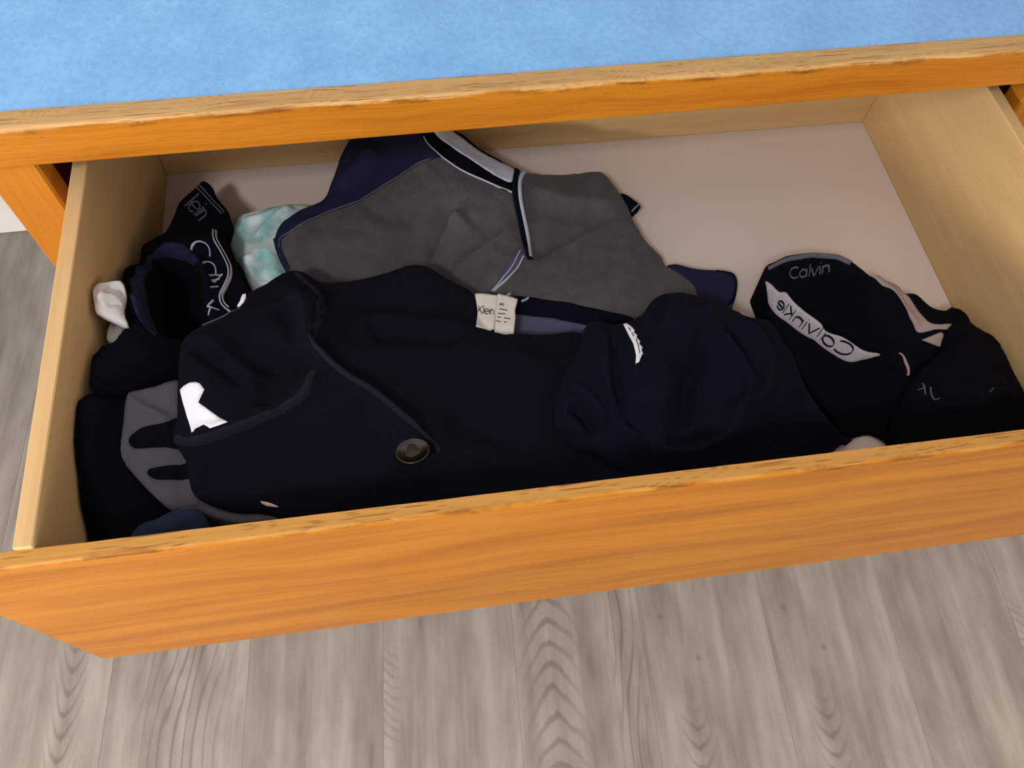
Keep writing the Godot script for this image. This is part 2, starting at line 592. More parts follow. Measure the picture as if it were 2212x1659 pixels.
func desk():
	var x0 := -1.15
	var x1 := 0.62
	var d := thing("desk", "oak desk with worn edge, mottled blue top and a wide drawer pulled open", "desk", Vector3.ZERO)
	put("worktop", board(Vector3(x1 - x0, 0.03, 0.585), 0.0008), mats.blue, d, Vector3((x0 + x1) / 2, DESK_Y - 0.0155, -TRIM_W - 0.2925))
	var pr := rounded([[Vector2(-TRIM_W, DESK_Y - TRIM_H), 0.0], [Vector2(-TRIM_W, DESK_Y), 0.0], [Vector2(0.0, DESK_Y), 0.0035], [Vector2(0.0, DESK_Y - TRIM_H), 0.0015], [Vector2(-TRIM_W, DESK_Y - TRIM_H), 0.0]], 0.004)
	pr.remove_at(0)
	var trim := put("front_edging", moulding(pr, x0, x1, 400, 0.00035), mats.trim, d)
	trim.set_meta("label", "oak front edging, varnish worn to bare wood along its top")
	# posts each side of the drawer, and the panels behind them
	for s in [-1, 1]:
		var px := -0.4075 if s < 0 else 0.4065
		put("post", board(Vector3(0.039, DESK_Y - TRIM_H - 0.0005, 0.022), 0.002), mats.oak, d, Vector3(px, (DESK_Y - TRIM_H) / 2.0, -0.0215))
		put("side_panel", board(Vector3(0.018, DESK_Y - TRIM_H - 0.0005, 0.55), 0.001), mats.dark_wood, d, Vector3(px - 0.004 * s * -1, (DESK_Y - TRIM_H) / 2.0, -0.309))
		put("drawer_runner", board(Vector3(0.010, 0.03, 0.5), 0.001), mats.dark_wood, d, Vector3(px - s * 0.0155, 0.60, -0.285))
	put("back_panel", board(Vector3(0.80, 0.60, 0.012), 0.001), mats.dark_wood, d, Vector3(0.0, 0.435, -0.575))
	var dr := Node3D.new()
	dr.name = "drawer"
	d.add_child(dr)
	dr.rotation.y = PULL
	var len_ := FRONT_Z - BACK_Z
	var sh := SIDE_TOP - FLOOR_IN + 0.012
	for s in [-1, 1]:
		put("side_board", board(Vector3(SIDE_T, sh, len_ + 0.011), 0.0008), mats.ply, dr, Vector3(s * (HALF + SIDE_T / 2), SIDE_TOP - sh / 2, (FRONT_Z + BACK_Z - 0.011) / 2))
	put("back_board", board(Vector3(HALF * 2, sh - 0.02, 0.011), 0.0008), mats.ply, dr, Vector3(0, SIDE_TOP - 0.02 - (sh - 0.02) / 2 + 0.008, BACK_Z - 0.0055))
	put("bottom_board", board(Vector3(HALF * 2 - 0.0005, 0.005, len_ - 0.0005), 0.0003), mats.hardboard, dr, Vector3(0, FLOOR_IN - 0.0025, (FRONT_Z + BACK_Z) / 2))
	var zb := FRONT_Z
	var zf := FRONT_Z + FRONT_T
	var yt := FRONT_TOP
	var yb := FRONT_TOP - FRONT_H
	var fp := rounded([[Vector2(zb, yb), 0.0], [Vector2(zb, yt), 0.0], [Vector2(zf, yt), 0.003], [Vector2(zf, yb), 0.002], [Vector2(zb, yb), 0.0]], 0.003)
	fp.remove_at(0)
	put("front_panel", moulding(fp, -FRONT_X, FRONT_X, 200, 0.0003), mats.front, dr)

# ---------------------------------------------------------------- cloth
# A piece of cloth lying in the drawer: its height over the drawer's bottom is a smooth surface through given points,
# with folds (r: a soft ridge, s: a step) added, and it rolls down at its outline.
class Drape:
	var pts := PackedVector3Array()
	var w := PackedFloat64Array()
	var ring := PackedVector2Array()
	var folds := []
	var lip := 0.004
	var roll := 0.008
	var rumple: FastNoiseLite
	var rough := 0.0012
	var mid := Vector3.ZERO
	var node: Node3D

	func phi(r: float) -> float:
		return 0.0 if r < 1e-9 else r * r * log(r)

	func solve() -> void:
		var n := pts.size()
		var m := n + 3
		var a := []
		for i in m:
			var row := PackedFloat64Array()
			row.resize(m + 1)
			a.append(row)
		for i in n:
			for j in n:
				var d := Vector2(pts[i].x - pts[j].x, pts[i].z - pts[j].z).length() * 10.0
				a[i][j] = phi(d) + (0.0008 if i == j else 0.0)
			a[i][n] = 1.0
			a[i][n + 1] = pts[i].x * 10.0
			a[i][n + 2] = pts[i].z * 10.0
			a[n][i] = 1.0
			a[n + 1][i] = pts[i].x * 10.0
			a[n + 2][i] = pts[i].z * 10.0
			a[i][m] = pts[i].y
		for c in m:
			var best := c
			for r in range(c + 1, m):
				if absf(a[r][c]) > absf(a[best][c]):
					best = r
			var t = a[c]
			a[c] = a[best]
			a[best] = t
			for r in range(c + 1, m):
				var f: float = a[r][c] / a[c][c]
				if f != 0.0:
					for k in range(c, m + 1):
						a[r][k] -= f * a[c][k]
		w.resize(m)
		for c in range(m - 1, -1, -1):
			var s: float = a[c][m]
			for k in range(c + 1, m):
				s -= a[c][k] * w[k]
			w[c] = s / a[c][c]

	func base(q: Vector2) -> float:
		var n := pts.size()
		var v := w[n] + w[n + 1] * q.x * 10.0 + w[n + 2] * q.y * 10.0
		for i in n:
			var dx := (pts[i].x - q.x) * 10.0
			var dz := (pts[i].z - q.y) * 10.0
			var d2 := dx * dx + dz * dz
			if d2 > 1e-14:
				v += w[i] * 0.5 * d2 * log(d2)
		for f in folds:
			v += fold(q, f)
		return v

	func fold(q: Vector2, f: Array) -> float:
		var line: PackedVector2Array = f[1]
		var wide: float = f[2]
		var best := 1e9
		var at := 0.0
		var side := 1.0
		var run := 0.0
		for i in line.size() - 1:
			var d := line[i + 1] - line[i]
			var l := d.length()
			var t := clampf((q - line[i]).dot(d) / (l * l), 0.0, 1.0)
			var e := q.distance_to(line[i] + d * t)
			if e < best:
				best = e
				at = run + t * l
				side = signf(d.cross(q - line[i]))
			run += l
		if best > wide * 5.0:
			return 0.0
		var t := at / run
		var taper := smoothstep(0.0, 1.0, t / 0.18) * smoothstep(0.0, 1.0, (1.0 - t) / 0.18)
		if f[0] == "r":
			return f[3] * taper * exp(-pow(best / wide, 2.0))
		var s := best * side
		return f[3] * taper * exp(-maxf(s, 0.0) / wide) * smoothstep(0.0, 1.0, (s + 0.0015) / 0.003)

	func h(q: Vector2) -> float:
		var v := base(q) + rough * (rumple.get_noise_2dv(q * 100.0) + 0.45 * rumple.get_noise_2dv(q * 260.0 + Vector2(40, 7)))
		var d := 1e9
		for i in ring.size():
			var a := ring[i]
			var b := ring[(i + 1) % ring.size()]
			var e := b - a
			var t := clampf((q - a).dot(e) / e.length_squared(), 0.0, 1.0)
			d = minf(d, q.distance_squared_to(a + e * t))
		d = sqrt(d)
		if d < roll:
			var t := 1.0 - d / roll
			v -= lip * (1.0 - sqrt(maxf(1.0 - t * t, 0.0)))
		return v

func flat_points(list: Array) -> PackedVector2Array:
	var out := PackedVector2Array()
	for i in range(0, list.size(), 2):
		out.append(Vector2(list[i], list[i + 1]) * 0.0001)
	return out

func curve_through(p: PackedVector2Array, step: float, closed: bool, smooth_ := true) -> PackedVector2Array:
	var out := PackedVector2Array()
	var n := p.size()
	for i in (n if closed else n - 1):
		var a := p[posmod(i - 1, n)] if closed else p[maxi(i - 1, 0)]
		var b := p[i]
		var c := p[(i + 1) % n]
		var d := p[(i + 2) % n] if closed else p[mini(i + 2, n - 1)]
		var k := maxi(1, int(round(b.distance_to(c) / step)))
		# tangents shortened where neighbours are close, so that corners do not overshoot
		var l := b.distance_to(c)
		var m0 := (c - a) * (l / maxf(l + b.distance_to(a), 1e-6))
		var m1 := (d - b) * (l / maxf(l + c.distance_to(d), 1e-6))
		for j in k:
			var t := float(j) / k
			if smooth_:
				out.append(b * (2 * t * t * t - 3 * t * t + 1) + m0 * (t * t * t - 2 * t * t + t) + c * (-2 * t * t * t + 3 * t * t) + m1 * (t * t * t - t * t))
			else:
				out.append(b.lerp(c, t))
	if not closed:
		out.append(p[n - 1])
	return out

func drape(called: String, label: String, category: String, outline: Array, knots: Array, folds: Array, lip: float, roll: float, rough: float, parent: Node3D = null) -> Drape:
	var d := Drape.new()
	d.lip = lip
	d.roll = roll
	d.rough = rough
	d.rumple = noise_of(called.hash() % 1000, 0.22, 3)
	var c := PackedVector2Array()
	for list in [outline, knots]:
		for i in range(0, list.size(), 3):
			d.pts.append(Vector3(list[i], list[i + 2], list[i + 1]) * 0.0001)
			if list == outline:
				c.append(Vector2(list[i], list[i + 1]) * 0.0001)
	for f in folds:
		d.folds.append([f[0], flat_points(f[1]), f[2], f[3]])
	d.solve()
	d.ring = curve_through(c, 0.004, true)
	if parent:
		d.node = parent
		d.mid = parent.get_meta("mid")
		return d
	var lo := Vector2.INF
	var hi := -Vector2.INF
	for q in d.ring:
		lo = lo.min(q)
		hi = hi.max(q)
	d.mid = Vector3((lo.x + hi.x) / 2, 0, (lo.y + hi.y) / 2)
	d.node = thing(called, label, category, Vector3(d.mid.x, 0, d.mid.z).rotated(Vector3.UP, PULL) + Vector3(0, FLOOR_IN, 0), PULL)
	d.node.set_meta("mid", d.mid)
	return d

# the cloth within an outline as a mesh, with its rim turned down by «skirt»
func sheet(d: Drape, ring: PackedVector2Array, step: float, lift: float, skirt: float, tuck := 0.0) -> ArrayMesh:
	var lo := Vector2.INF
	var hi := -Vector2.INF
	for q in ring:
		lo = lo.min(q)
		hi = hi.max(q)
	var p := PackedVector2Array()
	for q in ring:
		p.append(q)
	var nr := ring.size()
	var row := 0
	var jog := RandomNumberGenerator.new()
	jog.seed = nr
	var z := lo.y
	while z < hi.y:
		var x := lo.x + (0.5 * step if row % 2 else 0.0)
		while x < hi.x:
			var q := Vector2(x + jog.randf_range(-0.06, 0.06) * step, z + jog.randf_range(-0.06, 0.06) * step)
			if Geometry2D.is_point_in_polygon(q, ring):
				var ok := true
				for i in nr:
					if q.distance_squared_to(ring[i]) < step * step * 0.3:
						ok = false
						break
				if ok:
					p.append(q)
			x += step
		z += step * 0.866
		row += 1
	var big := PackedVector2Array()
	for q in p:
		big.append(q * 1000.0)
	var t := Geometry2D.triangulate_delaunay(big)
	var st := SurfaceTool.new()
	st.begin(Mesh.PRIMITIVE_TRIANGLES)
	for q in p:
		st.set_uv(q)
		st.add_vertex(Vector3(q.x, d.h(q) + lift, q.y) - d.mid)
	for i in range(0, t.size(), 3):
		var a := p[t[i]]
		var b := p[t[i + 1]]
		var c := p[t[i + 2]]
		if absf((b - a).cross(c - a)) < 1e-9 or not Geometry2D.is_point_in_polygon((a + b + c) / 3.0, ring):
			continue
		var flip := (b - a).cross(c - a) < 0.0
		st.add_index(t[i])
		st.add_index(t[i + 2] if flip else t[i + 1])
		st.add_index(t[i + 1] if flip else t[i + 2])
	if skirt > 0.0:
		var area := 0.0
		for i in nr:
			area += ring[i].cross(ring[(i + 1) % nr])
		var k0 := p.size()
		for i in nr:
			var e := (ring[(i + 1) % nr] - ring[posmod(i - 1, nr)]).normalized()
			var inward := Vector2(-e.y, e.x) * signf(area)
			var y := maxf(d.h(ring[i]) + lift - skirt, 0.0006)
			var q := ring[i] + inward * tuck
			st.set_uv(q)
			st.add_vertex(Vector3(q.x, y, q.y) - d.mid)
		for i in nr:
			var j := (i + 1) % nr
			for v in ([i, j, k0 + i, j, k0 + j, k0 + i] if area < 0 else [i, k0 + i, j, j, k0 + i, k0 + j]):
				st.add_index(v)
	st.generate_normals()
	return st.commit()

func body(d: Drape, called: String, mat: Material, step: float, skirt: float) -> MeshInstance3D:
	return put(called, sheet(d, d.ring, step, 0.0, skirt, 0.002), mat, d.node)

# a panel, print or label lying on the cloth
func patch(d: Drape, called: String, outline: Array, smooth_: bool, lift: float, mat: Material, step := 0.003, parent: Node3D = null) -> MeshInstance3D:
	var ring := curve_through(flat_points(outline), step * 0.8, true, smooth_)
	return put(called, sheet(d, ring, step, lift, lift + 0.0004), mat, parent if parent else d.node)

func add_strip(st: SurfaceTool, d: Drape, line: PackedVector2Array, wide: float, lift: float, crown: float, first: int) -> int:
	var n := line.size()
	for i in n:
		var e := (line[mini(i + 1, n - 1)] - line[maxi(i - 1, 0)]).normalized()
		var s := Vector2(-e.y, e.x) * wide * 0.5
		for k in 5:
			var t := -1.0 + 0.5 * k
			var q := line[i] + s * t
			var up := lift + crown * (1.0 - t * t) if k > 0 and k < 4 else -0.0004
			if k == 1 or k == 3:
				q = line[i] + s * t * 1.7
			st.set_uv(q)
			st.add_vertex(Vector3(q.x, d.h(q) + up, q.y) - d.mid)
	for i in n - 1:
		for k in 4:
			var v := first + i * 5 + k
			for q in [v, v + 5, v + 1, v + 1, v + 5, v + 6]:
				st.add_index(q)
	return first + n * 5

func strip(d: Drape, called: String, line: Array, wide: float, lift: float, crown: float, mat: Material, parent: Node3D = null) -> MeshInstance3D:
	var st := SurfaceTool.new()
	st.begin(Mesh.PRIMITIVE_TRIANGLES)
	add_strip(st, d, curve_through(flat_points(line), 0.002, false), wide, lift, crown, 0)
	st.generate_normals()
	return put(called, st.commit(), mat, parent if parent else d.node)

# thin round lettering: each letter is a list of strokes on a body one unit high
func arc(cx: float, cy: float, r: float, a0: float, a1: float) -> PackedVector2Array:
	var out := PackedVector2Array()
	for k in 19:
		var a := deg_to_rad(lerpf(a0, a1, k / 18.0))
		out.append(Vector2(cx + r * cos(a), cy + r * sin(a)))
	return out

func bars(list: Array) -> PackedVector2Array:
	var out := PackedVector2Array()
	for q in list:
		out.append(Vector2(q[0], q[1]))
	return curve_through(out, 0.08, false, false)

func glyph(c: String) -> Array:   # [advance, strokes]
	match c:
		"C": return [0.98, [arc(0.5, 0.5, 0.5, 48, 312)]]
		"a": return [0.88, [arc(0.34, 0.34, 0.33, 0, 360), bars([[0.69, 0.68], [0.69, 0.0]])]]
		"l": return [0.2, [bars([[0.06, 1.0], [0.06, 0.0]])]]
		"v": return [0.66, [bars([[0.0, 0.68], [0.29, 0.0], [0.58, 0.68]])]]
		"i": return [0.2, [bars([[0.06, 0.68], [0.06, 0.0]]), bars([[0.06, 0.86], [0.06, 0.92]])]]
		"n": return [0.68, [bars([[0.05, 0.68], [0.05, 0.0]]), arc(0.28, 0.42, 0.23, 180, 0), bars([[0.51, 0.42], [0.51, 0.0]])]]
		"K": return [0.74, [bars([[0.05, 1.0], [0.05, 0.0]]), bars([[0.6, 1.0], [0.06, 0.45]]), bars([[0.2, 0.58], [0.64, 0.0]])]]
		"e": return [0.78, [arc(0.34, 0.34, 0.33, 0, 318), bars([[0.02, 0.34], [0.67, 0.34]])]]
	return [0.36, []]

# letters set along a line on the cloth; «cap» is the vector from foot to head of a capital (tenths of a millimetre)
func lettering(d: Drape, called: String, text: String, line: Array, cap: Array, pitch: float, wide: float, mat: Material, lift := 0.0003, parent: Node3D = null) -> MeshInstance3D:
	var foot := curve_through(flat_points(line), 0.001, false)
	var up := Vector2(cap[0], cap[1]) * 0.0001
	var run := PackedFloat32Array([0.0])
	for i in range(1, foot.size()):
		run.append(run[i - 1] + foot[i].distance_to(foot[i - 1]))
	var st := SurfaceTool.new()
	st.begin(Mesh.PRIMITIVE_TRIANGLES)
	var first := 0
	var pen := 0.0
	for c in text:
		var g := glyph(c)
		for s in g[1]:
			var l := PackedVector2Array()
			for q in s:
				var at: float = (pen + q.x) * pitch
				var i := 1
				while i < run.size() - 1 and run[i] < at:
					i += 1
				var t: float = (at - run[i - 1]) / maxf(run[i] - run[i - 1], 1e-6)
				l.append(foot[i - 1].lerp(foot[i], t) + up * q.y)
			first = add_strip(st, d, l, wide, lift, 0.0001, first)
		pen += g[0]
	st.generate_normals()
	return put(called, st.commit(), mat, parent if parent else d.node)

func strokes(d: Drape, called: String, lines: Array, wide: float, mat: Material, lift := 0.0003, parent: Node3D = null) -> MeshInstance3D:
	var st := SurfaceTool.new()
	st.begin(Mesh.PRIMITIVE_TRIANGLES)
	var first := 0
	for l in lines:
		first = add_strip(st, d, curve_through(flat_points(l), 0.0015, false), wide, lift, 0.0001, first)
	st.generate_normals()
	return put(called, st.commit(), mat, parent if parent else d.node)

func clothes():
	# tie dye cloth
	var mint := drape("tie_dye_cloth", "crumpled white and mint tie-dyed cloth between the grey trunks and the black waistband", "clothing",
		[-2941, -418, 250, -2909, -640, 250, -2851, -741, 240, -2714, -793, 220, -2499, -826, 220, -2259, -841, 180, -2015, -671, 150, -2117, -202, 140, -2315, 93, 220, -2490, 305, 340, -2626, 369, 420, -2695, 256, 440, -2739, 140, 420, -2783, -17, 380, -2860, -147, 320, -2927, -304, 260],
		[-2629, -145, 420, -2613, 152, 450, -2499, -526, 320, -2751, -407, 290, -2659, -558, 270, -2743, -73, 400, -2528, -64, 380],
		[["r", [-2838, -621, -2673, -659, -2464, -739, -2344, -794], 0.0040, 0.0040], ["r", [-2716, -368, -2636, -439, -2499, -641, -2342, -755], 0.0035, 0.0060], ["r", [-2713, -145, -2749, 28, -2679, 212], 0.0060, 0.0040], ["r", [-2574, -152, -2624, 69, -2604, 215], 0.0040, -0.0040], ["r", [-2520, -140, -2502, 7, -2484, 128], 0.0050, 0.0030]], 0.0030, 0.0060, 0.0010)
	body(mint, "fabric", mats.mint, 0.0026, 0.2000)
	# inside out trunks
	var trunks := drape("inside_out_trunks", "grey trunks turned inside out, navy trim and a white waistband strip", "underwear",
		[-1853, -1253, 450, -1693, -1507, 480, -1359, -1509, 520, -1030, -1479, 520, -825, -1317, 520, -720, -1270, 520, -663, -1192, 520, -567, -1071, 500, -400, -907, 500, -289, -797, 500, -192, -766, 480, 24, -828, 360, 302, -848, 320, 571, -863, 300, 644, -764, 290, 711, -596, 280, 752, -439, 270, 783, -246, 260, 858, -7, 240, 960, 140, 220, 984, 252, 210, 1060, 244, 210, 1223, 323, 220, 1410, 360, 220, 1550, 412, 220, 1587, 484, 220, 1520, 693, 200, 1378, 868, 150, 838, 1030, 200, 47, 1055, 240, -543, 986, 240, -955, 772, 200, -1535, 574, 220, -2039, 385, 240, -2323, 318, 400, -2394, 136, 480, -2458, -54, 500, -2485, -208, 500, -2433, -384, 480, -2260, -555, 450, -2077, -671, 420, -1991, -879, 420],
		[-1649, -248, 540, -1348, -481, 540, -1104, -637, 580, -937, -845, 580, -1069, -50, 320, -900, -219, 540, -646, -101, 460, -455, -295, 520, 47, -476, 440, 407, -492, 380, -100, -69, 360, 198, 195, 320, 558, 470, 360, -310, 450, 400, -1832, 106, 500, -707, 385, 440, -1537, -813, 500, 1051, 583, 300, 260, 697, 380, -2092, -143, 540],
		[["s", [-1189, 120, -1064, -82, -976, -179, -870, -292], 0.0160, 0.0140], ["s", [614, -256, 440, -183, 225, -78, -33, 53, -274, 222], 0.0220, -0.0130], ["r", [-342, -174, -623, 43, -887, 199, -1060, 268], 0.0050, 0.0060], ["r", [-157, -574, 133, -449, 484, -406, 735, -494], 0.0080, 0.0050], ["r", [-285, -281, 27, -328, 425, -293], 0.0090, -0.0040], ["r", [-1761, -497, -1523, -351, -1243, -303, -986, -363], 0.0080, -0.0040], ["r", [-2132, -323, -1971, -171, -1728, -250], 0.0080, -0.0030], ["r", [-1539, -1136, -1747, -932, -1948, -741], 0.0080, 0.0110], ["r", [740, 108, 433, 462, 71, 622], 0.0100, 0.0030]], 0.0040, 0.0080, 0.0013)
	body(trunks, "fabric", mats.grey, 0.0032, 0.2000)
	patch(trunks, "navy_panel", [-1853, -1242, -1633, -1393, -1322, -1413, -1042, -1348, -955, -1109, -951, -924, -1095, -891, -1223, -836, -1393, -721, -1573, -620, -1761, -504, -1949, -454, -2129, -389, -2270, -299, -2365, -226, -2421, -156, -2430, -78, -2454, -63, -2481, -197, -2429, -371, -2255, -542, -2073, -656, -1981, -868], true, 0.0006, mats.navy_trim, 0.0030)
	strip(trunks, "leg_edge", [-2473, -201, -2454, -96, -2420, 23, -2375, 137], 0.0050, 0.0006, 0.0008, mats.navy_trim)
	strip(trunks, "seam", [-2442, -85, -2429, -183, -2358, -235, -2262, -309, -2121, -401, -1949, -468, -1761, -517, -1572, -632, -1392, -733, -1222, -848, -1059, -909], 0.0008, 0.0012, 0.0003, mats.dim_thread)
	var wb := patch(trunks, "waistband", [-1153, -1327, -1058, -1115, -921, -882, -765, -707, -583, -575, -372, -468, -318, -604, -280, -744, -339, -813, -403, -886, -571, -1044, -688, -1165, -786, -1266, -973, -1377], true, 0.0009, mats.black, 0.0030)
	patch(trunks, "white_strip", [-1018, -1366, -971, -1217, -815, -994, -622, -773, -493, -645, -357, -577, -306, -740, -473, -885, -643, -1058, -772, -1197, -867, -1333], true, 0.0014, mats.silver, 0.0025, wb)
	strip(trunks, "stitching", [-1097, -1217, -1063, -1109, -922, -869, -767, -694, -584, -564, -364, -459], 0.0010, 0.0013, 0.0003, mats.thread, wb)
	strip(trunks, "seam_binding", [-273, -759, -322, -576, -340, -415, -321, -204, -305, 23, -289, 207], 0.0050, 0.0012, 0.0008, mats.navy_deep)
	strip(trunks, "seam_tape", [-199, -754, -265, -611, -292, -421, -284, -261, -266, -63, -278, 170], 0.0036, 0.0020, 0.0005, mats.silver)
	var gt := patch(trunks, "gusset_tape", [-377, 72, -335, 152, -378, 270, -491, 395, -597, 468, -697, 527, -612, 430, -527, 303], false, 0.0008, mats.slate, 0.0025)
	strip(trunks, "stitching", [-365, 102, -466, 283, -570, 412, -675, 516], 0.0010, 0.0013, 0.0003, mats.silver, gt)
	strip(trunks, "stitching", [-345, 163, -418, 292, -526, 413, -659, 511], 0.0016, 0.0013, 0.0003, mats.silver, gt)
	patch(trunks, "hem_band", [-684, 526, -539, 574, -364, 591, -54, 664, 250, 783, 499, 853, 554, 932, 110, 889, -199, 794, -483, 732, -739, 646], false, 0.0007, mats.navy_deep, 0.0030)
	patch(trunks, "lower_panel", [-587, 708, -483, 732, -199, 794, 102, 888, 116, 990, -274, 967, -611, 898], false, 0.0005, mats.slate, 0.0030)
	patch(trunks, "leg_cuff", [987, 258, 1059, 250, 1221, 329, 1409, 365, 1540, 417, 1571, 493, 1512, 670, 1370, 788, 1190, 773, 1143, 577, 1063, 407], true, 0.0007, mats.navy_trim, 0.0030)
	strip(trunks, "cuff_edge", [1416, 372, 1538, 422, 1569, 498, 1512, 670, 1460, 731], 0.0025, 0.0014, 0.0005, mats.navy_deep)
	# trunks flap
	var trunks_flap := drape("trunks_flap", "", "",
		[721, -613, 240, 776, -605, 230, 843, -540, 210, 902, -467, 200, 859, -420, 200, 795, -375, 200, 725, -400, 220, 669, -474, 240],
		[779, -465, 250],
		[], 0.0020, 0.0030, 0.0003, trunks.node)
	body(trunks_flap, "hem_corner", mats.navy_deep, 0.0020, 0.0080)
	strip(trunks_flap, "corner_stitching", [788, -390, 837, -433, 878, -470], 0.0008, 0.0005, 0.0003, mats.thread)
	# bunched trunks
	var bunched := drape("bunched_trunks", "black trunks bunched against the left side, lettered waistband and a round leg opening", "underwear",
		[-3146, -1029, 420, -3065, -948, 420, -3028, -838, 420, -2918, -634, 460, -2888, -550, 460, -2907, -436, 480, -2935, -344, 500, -2854, -158, 550, -2808, 24, 580, -2722, 217, 620, -2660, 391, 650, -2589, 555, 650, -2775, 818, 680, -2924, 1013, 750, -3022, 1256, 840, -3205, 1337, 920, -3325, 1426, 970, -3463, 1523, 1080, -3545, 1550, 1230, -3580, 1393, 1200, -3598, 1226, 1160, -3576, 1187, 1140, -3557, 1129, 1130, -3489, 1102, 1110, -3437, 982, 1090, -3415, 910, 1080, -3454, 758, 1060, -3534, 524, 980, -3565, 385, 920, -3570, 257, 880, -3513, 109, 810, -3508, -72, 730, -3445, -191, 670, -3378, -297, 610, -3334, -665, 500, -3314, -769, 470, -3205, -953, 430],
		[-3266, 402, 860, -3144, 536, 780, -3217, 878, 920, -2935, -54, 580, -2866, 210, 600, -2865, 516, 640, -3147, -637, 460, -3224, -403, 560, -3105, -157, 660, -3447, 1349, 1160, -3216, 1270, 1040],
		[["r", [-3267, 1089, -3322, 929, -3373, 705, -3391, 439, -3358, 242, -3281, 112, -3179, 54, -3087, 100, -3007, 243, -2963, 454, -2937, 691, -2956, 907], 0.0060, 0.0110], ["r", [-3345, -85, -3276, 164, -3220, 434, -3167, 734, -3130, 1017], 0.0170, -0.0380], ["r", [-3542, 410, -3440, 504, -3391, 455], 0.0030, 0.0030], ["r", [-3467, 660, -3369, 703, -3358, 583], 0.0030, 0.0030], ["r", [-3518, 186, -3458, 283, -3439, 186], 0.0030, 0.0030], ["r", [-3481, 24, -3447, 69, -3418, 36], 0.0030, 0.0030], ["r", [-2958, -301, -2905, -29, -2839, 213, -2866, 470, -2855, 631], 0.0040, 0.0030], ["r", [-3406, 1046, -3292, 1221, -3288, 1352], 0.0080, 0.0030]], 0.0040, 0.0080, 0.0010)
	body(bunched, "fabric", mats.black, 0.0020, 0.2000)
	patch(bunched, "gathered_edge", [-3450, 559, -3484, 315, -3456, 59, -3349, -48, -3234, -77, -3138, -30, -3038, 132, -3092, 144, -3189, 46, -3266, -2, -3364, 6, -3433, 63, -3423, 265, -3358, 583, -3313, 793, -3224, 1034, -3290, 967, -3350, 881, -3387, 775], true, 0.0013, mats.navy_trim, 0.0020)
	var bwb := patch(bunched, "waistband", [-3090, -110, -3042, -172, -2985, -291, -2935, -166, -2882, -6, -2822, 163, -2812, 270, -2837, 380, -2865, 490, -2858, 558, -2815, 630, -2881, 724, -2955, 750, -2977, 586, -3004, 363, -3030, 205, -3093, 13], true, 0.0012, mats.navy_deep, 0.0020)
	strip(bunched, "stripe", [-2990, -306, -2960, -146, -2890, 14, -2832, 167, -2822, 273, -2843, 377, -2872, 483, -2864, 559, -2830, 609, -2785, 653], 0.0013, 0.0020, 0.0004, mats.silver, bwb)
	strip(bunched, "stripe", [-2970, -313, -2937, -153, -2872, -5, -2813, 149, -2802, 268, -2827, 382, -2853, 478, -2842, 550, -2802, 601], 0.0011, 0.0020, 0.0004, mats.band_grey, bwb)
	strip(bunched, "stripe", [-3200, -929, -3123, -823, -3022, -663, -2941, -539], 0.0011, 0.0010, 0.0002, mats.dim_thread)
	strip(bunched, "stripe", [-3173, -952, -3100, -847, -2999, -685, -2923, -567], 0.0011, 0.0010, 0.0002, mats.dim_thread)
	strokes(bunched, "lettering", [[-3131, -23, -3120, -57, -3090, -85, -3057, -100, -3021, -92, -2997, -60, -2985, -14, -2981, 49], [-3011, 173, -3006, 130, -2992, 106, -2963, 112, -2940, 146, -2929, 196, -2924, 243], [-2956, 299, -2926, 250, -2874, 238], [-2874, 238, -2904, 288, -2927, 358], [-2940, 349, -2920, 314, -2892, 295], [-2937, 437, -2919, 406, -2893, 387], [-2908, 558, -2925, 603, -2950, 629], [-2950, 629, -2907, 638, -2870, 636], [-2924, 645, -2935, 675, -2946, 698]], 0.00120, mats.silver, 0.0020, bwb)
	lettering(bunched, "lettering", "lein", [-3264, -656, -3183, -539, -3045, -300], [96, -178], 0.01520, 0.00100, mats.dim_thread, 0.0010)
	# navy black garment
	var dark_roll := drape("navy_black_garment", "plain navy black garment heaped in the near left corner of the drawer", "clothing",
		[-3618, 1627, 1240, -3590, 1596, 1240, -3561, 1551, 1190, -3480, 1500, 1040, -3357, 1430, 880, -3252, 1477, 800, -3136, 1575, 740, -3138, 1779, 700, -3131, 2023, 680, -2975, 2237, 640, -2850, 2383, 620, -2970, 2501, 620, -3225, 2575, 760, -3453, 2575, 860, -3608, 2505, 860, -3615, 2432, 910, -3613, 2303, 1030, -3616, 2151, 1110, -3618, 1979, 1190, -3618, 1788, 1240],
		[-3502, 1722, 1200, -3485, 1924, 1120, -3473, 2149, 1020, -3451, 2342, 920, -3352, 1807, 900, -3296, 2127, 820],
		[["r", [-3550, 1697, -3469, 1621, -3359, 1569], 0.0060, 0.0030], ["r", [-3516, 1843, -3512, 2044, -3480, 2262], 0.0080, 0.0030]], 0.0040, 0.0100, 0.0012)
	body(dark_roll, "fabric", mats.black, 0.0034, 0.2000)
